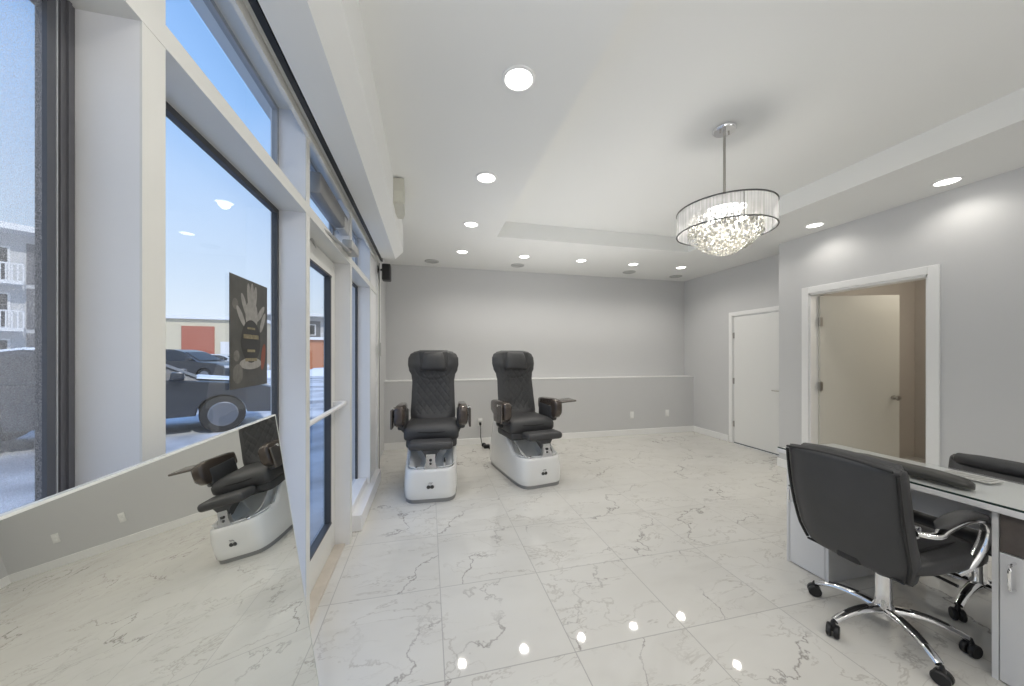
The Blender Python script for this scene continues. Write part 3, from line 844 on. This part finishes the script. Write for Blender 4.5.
    # arms
    for s in (-1, 1):
        y = s * .256
        b = MB()
        path = arc((-.215, s * .225, .625 - drop), (-.16, s * .27, .615 - drop), (-.12, y, .630 - drop), 5) + arc((-.10, y, .640 - drop), (.07, y, .690 - drop), (.155, y, .640 - drop), 8) + arc((.172, y, .615 - drop), (.165, y, .54 - drop), (.09, s * .235, .445 - drop), 8) + [Vector((.065, s * .215, .415 - drop))]
        b.tube(path, .021, 12, .55, up=(0, 1, 0))
        ar = b.build('armrest', CHROME, t, True, 80)
        rings = []
        for i in range(11):
            u = i / 10; x = -.15 + .32 * u
            z = .640 - drop + .036 * math.sin(u * PI * .92) + .004
            e = math.sqrt(max(0.02, 1 - (2 * u - 1) ** 6))
            rings.append([(x, y + .029 * e * math.cos(q), z + .017 * e * math.sin(q) + .010) for q in [2 * PI * k / 18 for k in range(18)]])
        MB().loft(rings).build('arm_pad', LEATH, ar, True, 80)
        MB().box(-.225, -.17, y - s * .045 - .012, y - s * .045 + .012, .595 - drop, .645 - drop, .005).build('arm_bracket', CHROME, ar, True)
    return t
k1 = make_office('black padded office chair seen from behind in front of the desk', 0., 101)
k1.location = (2.205, 1.24, 0)
k2 = make_office('low black office chair tucked behind desk, only its top showing', .045, 10, .40, .405)
k2.location = (2.95, 1.25, 0); k2.rotation_euler = (0, 0, R(180))

# ------------------------------------------------------------------ chandelier
CX, CY = 1.985, 1.975
cz0, cz1, cr = 2.222, 2.375, .297
cd = thing('chandelier', 'round chandelier with sheer silver drum shade and hanging crystals', 'chandelier', (CX, CY, HT))
def Z(z): return z - HT
cn = MB().lathe([(.074, 0), (.074, -.012), (.066, -.022), (.0, -.024)], 28).build('ceiling_canopy', CHROME, cd, True)
b = MB()
for q in (0, PI): b.lathe([(.006, -.021), (.006, -.036), (0, -.038)], 8, (.036 * math.cos(q), .036 * math.sin(q), 0))
b.build('canopy_screw', SATIN, cn, True)
MB().tube([(0, 0, -.02), (0, 0, Z(cz1 - .02))], .0085, 10).build('hanging_rod', SATIN, cd, True)
n = 64
MB().loft([[(cr * math.cos(2 * PI * k / n), cr * math.sin(2 * PI * k / n), Z(z)) for k in range(n)] for z in (cz0, cz1)], cap0=False, cap1=False).build('drum_shade', SHEER, cd, True, 80)
DK = mat('dark_ring', (.09, .09, .09), .4, .3)
for z in (cz0, cz1):
    pts = [(cr * math.cos(2 * PI * k / n), cr * math.sin(2 * PI * k / n), Z(z)) for k in range(n + 1)]
    MB().tube(pts, .005, 8).build('shade_ring', DK, cd, True)
b = MB()
for k in range(4):
    q = PI / 4 + k * PI / 2 + .35
    b.tube([(cr * math.cos(q), cr * math.sin(q), Z(cz1)), (.02 * math.cos(q), .02 * math.sin(q), Z(cz1 - .015))], .003, 6)
    b.tube([(cr * .997 * math.cos(q), cr * .997 * math.sin(q), Z(cz1)), (cr * .997 * math.cos(q), cr * .997 * math.sin(q), Z(cz0))], .0025, 6)
b.build('shade_spokes', DK, cd)
MB().lathe([(.225, Z(cz1 - .035)), (.225, Z(cz1 - .045)), (.0, Z(cz1 - .045)), (.0, Z(cz1 - .035))], 40).build('crystal_plate', CHROME, cd, True)
for k in range(6):
    q = k * PI / 3
    MB().sphere((.11 * math.cos(q), .11 * math.sin(q), Z(cz1 - .085)), .022, 2).build('bulb', BULB, cd, True)
# crystal strands (curtain round the lamps)
STR = mat('crystal_strand', (.80, .80, .78), .15, 0, emit=0, trans=.0)
st = MB()
for i in range(4): st.sphere((0, 0, -.018 - i * .036), .008, 1, (1, 1, 2.0))
st.tube([(0, 0, 0), (0, 0, -.13)], .0018, 5)
st0 = None
for k in range(44):
    q = 2 * PI * k / 44; rr_ = .218
    if st0 is None:
        st0 = st.build('crystal_strand', CRYS, cd, True, 80); o = st0
    else:
        o = st0.copy(); COL.objects.link(o)
    o.location = (rr_ * math.cos(q), rr_ * math.sin(q), Z(cz1 - .045))
# crystal drops
cm = MB()
cm.bm.free(); cm.bm = bmesh.new()
bmesh.ops.create_icosphere(cm.bm, subdivisions=1, radius=.0165)
me0 = cm.build('crystal_drop', CRYS, cd, False)
first = True; cnt = 0; rest = MB()
pts = []
ga = PI * (3 - math.sqrt(5))
for i in range(230):
    rr_ = .222 * math.sqrt((i + .5) / 230); q = i * ga
    zb = 2.085 + .135 * (rr_ / .222) ** 2.2 + random.uniform(-.008, .008)
    pts.append((rr_ * math.cos(q), rr_ * math.sin(q), Z(zb)))
pts.sort(key=lambda p: (p[2] + .25 * (p[0] * CX + p[1] * CY) / math.hypot(CX, CY)))
for i, p in enumerate(pts):
    if i < 100:
        o = me0 if first else me0.copy()
        if not first: COL.objects.link(o)
        first = False
        o.location = p; o.rotation_euler = (random.random() * 3, random.random() * 3, random.random() * 3)
    else:
        rest.sphere(p, .0165, 1)
for i in range(160):
    rr_ = .215 * math.sqrt(random.random()); q = random.random() * 2 * PI
    zb = 2.11 + .13 * (rr_ / .222) ** 2.2 + random.uniform(0.0, .07)
    rest.sphere((rr_ * math.cos(q), rr_ * math.sin(q), Z(zb)), .013, 1)
o = rest.build('inner_crystals', CRYS, cd); o['kind'] = 'stuff'

# ------------------------------------------------------------------ outdoors
def snow():
    m, t, n_, l, out = nt('snowy_asphalt')
    p = n_.new('ShaderNodeBsdfPrincipled'); p.inputs['Roughness'].default_value = .8; l.new(p.outputs[0], out.inputs[0])
    g = n_.new('ShaderNodeNewGeometry')
    ns = n_.new('ShaderNodeTexNoise'); ns.inputs['Scale'].default_value = .7; ns.inputs['Detail'].default_value = 6
    l.new(g.outputs['Position'], ns.inputs['Vector'])
    cr_ = n_.new('ShaderNodeValToRGB'); cr_.color_ramp.elements[0].position = .38; cr_.color_ramp.elements[0].color = (.32, .33, .36, 1)
    cr_.color_ramp.elements[1].position = .60; cr_.color_ramp.elements[1].color = (.74, .76, .80, 1)
    l.new(ns.outputs['Fac'], cr_.inputs[0]); l.new(cr_.outputs[0], p.inputs['Base Color']); return m
struct(MB().box(-90, -.76, -30, 110, -.12, -.07).build('ground', snow()))
CARP = mat('dark_grey_car_paint', (.035, .038, .045), .3, .2, coat=.5)
CARG = mat('car_window', (.02, .022, .026), .3)
TYRE = mat('tyre', (.015, .015, .016), .8)
RIM = mat('alloy_rim', (.25, .25, .26), .3, .8)
SNOWM = mat('snow', (.82, .84, .88), .7)
LAMPW = mat('headlamp', (.6, .6, .62), .1)
def make_car(label, paint, snowcap=True, name='car', long_bed=False):
    t = thing(name, label, 'car', (0, 0, 0))
    prof_ = [(-2.25, .42), (-2.28, .75), (-2.20, .98), (-1.4, 1.04), (.55, 1.02), (1.05, .98), (1.9, .90), (2.2, .78), (2.28, .55), (2.22, .34)]
    def arch(cx_): return [(cx_ + .38 * math.cos(q), .34 + .38 * math.sin(q)) for q in [PI * i / 8 for i in range(9)]]
    low = [(2.22, .30)] + arch(1.38) + arch(-1.38) + [(-2.2, .30)]
    poly = prof_ + low[0:1] + low[1:]
    rings = []
    for y, s in ((-.90, .94), (-.86, .985), (-.6, 1), (.6, 1), (.86, .985), (.90, .94)):
        rings.append([(x * (.985 if abs(y) > .88 else 1), y, .65 + (z - .65) * s) for x, z in poly])
    MB().loft(rings).build('car_body', paint, t, True, 30)
    cab = [(-1.95, 1.0), (-1.5, 1.42), (-.9, 1.52), (-.2, 1.50), (.25, 1.40), (1.05, .98)]
    rings = []
    for y, s in ((-.80, 1.), (-.60, None), (.60, None), (.80, 1.)):
        pass
    rings = [[(x, -.84 + .22 * (z - 1.0) / .5, z - .005) for x, z in cab], [(x, .84 - .22 * (z - 1.0) / .5, z - .005) for x, z in cab]]
    MB().loft(rings).build('cabin', paint, t)
    win = [(-1.72, 1.06), (-1.38, 1.38), (-.9, 1.45), (-.2, 1.43), (.18, 1.34), (.78, 1.06)]
    for s in (-1, 1):
        MB().loft([[(x, s * (.845 - .22 * (z - 1.0) / .5), z) for x, z in win], [(x, s * (.80 - .22 * (z - 1.0) / .5), z) for x, z in win]]).build('side_window', CARG, t)
    MB().loft([[(1.02, -.66, 1.02), (1.02, .66, 1.02), (.34, .58, 1.385), (.34, -.58, 1.385)], [(1.0, -.66, .99), (1.0, .66, .99), (.32, .58, 1.36), (.32, -.58, 1.36)]]).build('windshield', CARG, t)
    for cx_ in (-1.38, 1.38):
        for s in (-1, 1):
            Mx = Matrix.Rotation(R(90), 4, 'X')
            w = MB().lathe([(0, -.11), (.24, -.11), (.33, -.09), (.345, -.05), (.345, .05), (.33, .09), (.24, .11), (0, .11)], 28, (cx_, s * .78, .345), Mx).build('wheel', TYRE, t, True)
            MB().lathe([(.0, .0), (.21, .0), (.23, -.012), (.0, -.02)], 20, (cx_, s * .90, .345), Mx).build('wheel_rim', RIM, w)
    for s in (-1, 1):
        MB().box(2.12, 2.27, s * .62 - .17, s * .62 + .17, .68, .80, .03).build('headlight', LAMPW, t, True)
        MB().box(.68, .86, s * .98 - .09, s * .98 + .09, 1.02, 1.15, .03).build('wing_mirror', paint, t, True)
    if snowcap:
        MB().loft([[(1.00, -.70, 1.015), (1.00, .70, 1.015), (1.95, .66, .905), (1.95, -.66, .905)], [(1.05, -.64, 1.035), (1.05, .64, 1.035), (1.9, .6, .935), (1.9, -.6, .935)]]).build('hood_snow', SNOWM, t)
        MB().loft([[(-1.45, -.58, 1.43), (-1.45, .58, 1.43), (-.9, .58, 1.525), (-.2, .58, 1.505), (.2, .56, 1.42), (.2, -.56, 1.42), (-.2, -.58, 1.505), (-.9, -.58, 1.525)]] * 1 + [[(-1.40, -.52, 1.47), (-1.40, .52, 1.47), (-.9, .52, 1.56), (-.2, .52, 1.54), (.15, .5, 1.46), (.15, -.5, 1.46), (-.2, -.52, 1.54), (-.9, -.52, 1.56)]]).build('roof_snow', SNOWM, t)
    return t
carA = make_car('dark grey car parked just outside the windows with snow on it', CARP)
carA.location = (-5.36, 7.66, -.07); carA.rotation_euler = (0, 0, R(29))
carB = make_car('black car parked across the lot, seen above the nearer car', mat('black_car_paint', (.02, .02, .023), .3, coat=.5), False)
carB.location = (-12.0, 21.3, -.07); carB.rotation_euler = (0, 0, R(-10)); carB.scale = (1.05, 1.05, 1.15)
carC = make_car('white car parked far across the lot near beige building', mat('white_car_paint', (.7, .71, .72), .3, coat=.4), False)
carC.location = (-13.9, 29.0, -.07); carC.rotation_euler = (0, 0, R(-14))

# three-storey apartment block at the left
CLAD = mat('pale_cladding', (.55, .55, .55), .7, noise=.08, nscale=3)
DCLAD = mat('dark_cladding', (.13, .13, .14), .7, noise=.15, nscale=6)
WFR = mat('white_window_frame', (.78, .78, .79), .5)
def apartment(name, label, loc, rz, W, D, NF, bays, s=1.):
    t = thing(name, label, 'building', loc, rz)
    Hh = NF * 2.7 + .5
    MB().box(-W / 2, W / 2, 0, D, 0, Hh).build('building_wall', CLAD, t)
    MB().box(-W / 2 - .5, W / 2 + .5, -1.3, D + .5, Hh, Hh + .35).build('flat_roof', WFR, t)
    bw = W / bays
    for f in range(NF):
        z = f * 2.7 + .3
        for k in range(bays):
            x = -W / 2 + (k + .5) * bw
            if k % 2 == 0:
                MB().box(x - bw * .46, x + bw * .46, -.06, 0.02, z, z + 2.45).build('dark_panel', DCLAD, t)
                wf = MB().box(x - .75, x + .75, -.12, .0, z + .75, z + 2.05).build('building_window', WFR, t)
                MB().box(x - .64, x - .05, -.14, -.1, z + .85, z + 1.95).box(x + .05, x + .64, -.14, -.1, z + .85, z + 1.95).build('window_pane', CARG, wf)
            else:
                sl = MB().box(x - bw * .48, x + bw * .48, -1.25, .05, z - .2, z).build('balcony', WFR, t)
                b = MB().box(x - bw * .48, x + bw * .48, -1.25, -1.2, z + .92, z + 1.0)
                nb = 14
                for i in range(nb + 1):
                    xx = x - bw * .48 + bw * .96 * i / nb
                    b.box(xx - .03, xx + .03, -1.24, -1.2, z, z + .95)
                b.build('balcony_railing', WFR, sl)
                pf = MB().box(x - .95, x + .95, -.08, .0, z, z + 2.1).build('patio_door', WFR, t)
                MB().box(x - .85, x - .05, -.1, -.06, z + .1, z + 2.0).box(x + .05, x + .85, -.1, -.06, z + .1, z + 2.0).build('patio_door_pane', CARG, pf)
    return t
def dirpos(px, d, z=-.07):
    a = R(13.6); r_ = (px - 512) / 346.
    return (d * (r_ * math.cos(a) + math.sin(a)), d * (math.cos(a) - r_ * math.sin(a)), z)
apartment('apartment_building', 'grey three-storey apartment block with balconies seen through the nearest window', (-28.6, 22.2, -.07), R(44), 19.5, 4, 3, 7)
apartment('apartment_building', 'small white apartment block with balconies framed in the glass door', (-12.4, 45.5, -.07), R(12), 16, 8, 2, 6)
# low beige commercial building with red doors
st_ = thing('commercial_building', 'long beige building with large red door panel across the lot', 'building', (-19.3, 35.0, -.07), R(5))
BEI = mat('beige_siding', (.64, .58, .44), .7, noise=.05, nscale=2)
MB().box(-4.8, 4.4, 0, 5, 0, 4.5).build('building_wall', BEI, st_)
MB().box(-5.0, 4.6, -.3, 5.2, 4.5, 4.8).build('roof_edge', SNOWM, st_)
MB().box(-.9, 1.35, -.1, 0.02, .2, 3.9).build('red_door_panel', mat('red_panel', (.42, .12, .075), .6, noise=.1), st_)
MB().box(1.8, 3.8, -.1, 0.02, 0, 2.6).build('garage_door', WFR, st_)
st2 = thing('commercial_building', 'low orange-red building below the white apartments, through glass door', 'building', (-10.0, 36.8, -.07), R(12))
MB().box(-1.6, 2.6, 0, 4, 0, 2.9).build('building_wall', mat('orange_wall', (.50, .20, .10), .7), st2)
MB().box(-1.8, 2.8, -.3, 4.2, 2.9, 3.15).build('roof_edge', SNOWM, st2)
# snow bank
b = MB()
rings = []
for i in range(25):
    x = -22 + i * .75; h = .35 + .18 * math.sin(i * 1.7) + .12 * math.sin(i * .6 + 1)
    rings.append([(x, 22.0 + .25 * i - .9, -.08), (x, 22.0 + .25 * i - .4, h * .7), (x, 22.0 + .25 * i, h), (x, 22.0 + .25 * i + .5, h * .6), (x, 22.0 + .25 * i + 1.0, -.08)])
o = MB().loft(rings).build('snow_bank', SNOWM, None, True, 80)
tag(o, 'long low bank of white snow across the parking lot', 'snow bank')

# ------------------------------------------------------------------ lights, sky, camera
w = bpy.data.worlds.new('sky'); scn.world = w; w.use_nodes = True
n_ = w.node_tree.nodes; l = w.node_tree.links; n_.clear()
out = n_.new('ShaderNodeOutputWorld'); bg = n_.new('ShaderNodeBackground'); l.new(bg.outputs[0], out.inputs[0])
tc = n_.new('ShaderNodeTexCoord'); sx = n_.new('ShaderNodeSeparateXYZ'); l.new(tc.outputs['Generated'], sx.inputs[0])
rp = n_.new('ShaderNodeValToRGB'); l.new(sx.outputs[2], rp.inputs[0])
e = rp.color_ramp.elements
e[0].position = 0; e[0].color = (.78, .83, .88, 1)
e[1].position = 1; e[1].color = (.16, .34, .78, 1)
x_ = e.new(.16); x_.color = (.60, .72, .88, 1)
x_ = e.new(.5); x_.color = (.30, .52, .90, 1)
l.new(rp.outputs[0], bg.inputs[0]); bg.inputs[1].default_value = 1.0

def light(name, kind, loc, energy, col=(1, 1, 1), rot=(0, 0, 0), **kw):
    d = bpy.data.lights.new(name, kind); d.energy = energy; d.color = col
    for k_, v in kw.items(): setattr(d, k_, v)
    o = bpy.data.objects.new(name, d); COL.objects.link(o); o.location = loc; o.rotation_euler = rot
    return o
light('sun', 'SUN', (8, -8, 12), 2.2, (1, .95, .88), (R(52), 0, R(38)), angle=R(1))
WARM = (1, .955, .88)
for i, s in enumerate(spots + [(.437, .68), (.437, -.3), (3.97, .88), (1.3, -.7), (2.16, -.7), (3.0, -.7), (3.97, 3.75)]):
    light('downlight_lamp', 'SPOT', (s[0], s[1], H - .02), 6.5 if s[0] > 3.9 else 18, WARM, (0, 0, 0), spot_size=R(150), spot_blend=.7, shadow_soft_size=.045)
light('chandelier_lamp', 'POINT', (CX, CY, 2.31), 24, WARM, shadow_soft_size=.10)
light('back_room_lamp', 'POINT', (5.4, 1.9, 2.3), 15, (1, .93, .80), shadow_soft_size=.12)

for x, y, e_ in ((.30, -.35, 17), (2.9, -.7, 6)):  # added up-facing fill lamps that brighten ceiling and walls; not fixtures of the room
    light('ceiling_fill', 'AREA', (x, y, 1.75), e_, (1, .985, .96), (R(180), 0, 0), shape='DISK', size=1.0)
light('ceiling_fill', 'AREA', (1.6, 3.6, 1.5), 11, (1, .985, .96), (R(180), 0, 0), shape='DISK', size=2.4)  # another added fill lamp, for the far half of the ceiling
cam = bpy.data.cameras.new('camera'); co = bpy.data.objects.new('camera', cam); COL.objects.link(co)
co.location = (0, 0, 1.375); co.rotation_euler = (R(90), 0, R(-13.6))
cam.sensor_width = 36; cam.lens = 346 / 1024 * 36; cam.shift_y = 12 / 1024; cam.clip_start = .02
scn.camera = co
scn.view_settings.view_transform = 'Standard'
scn.view_settings.exposure = .36
scn.cycles.use_denoising = True
scn.cycles.max_bounces = 10
scn.cycles.diffuse_bounces = 6
scn.cycles.transparent_max_bounces = 24
scn.cycles.sample_clamp_indirect = 4
scn.cycles.caustics_reflective = False
scn.cycles.caustics_refractive = False
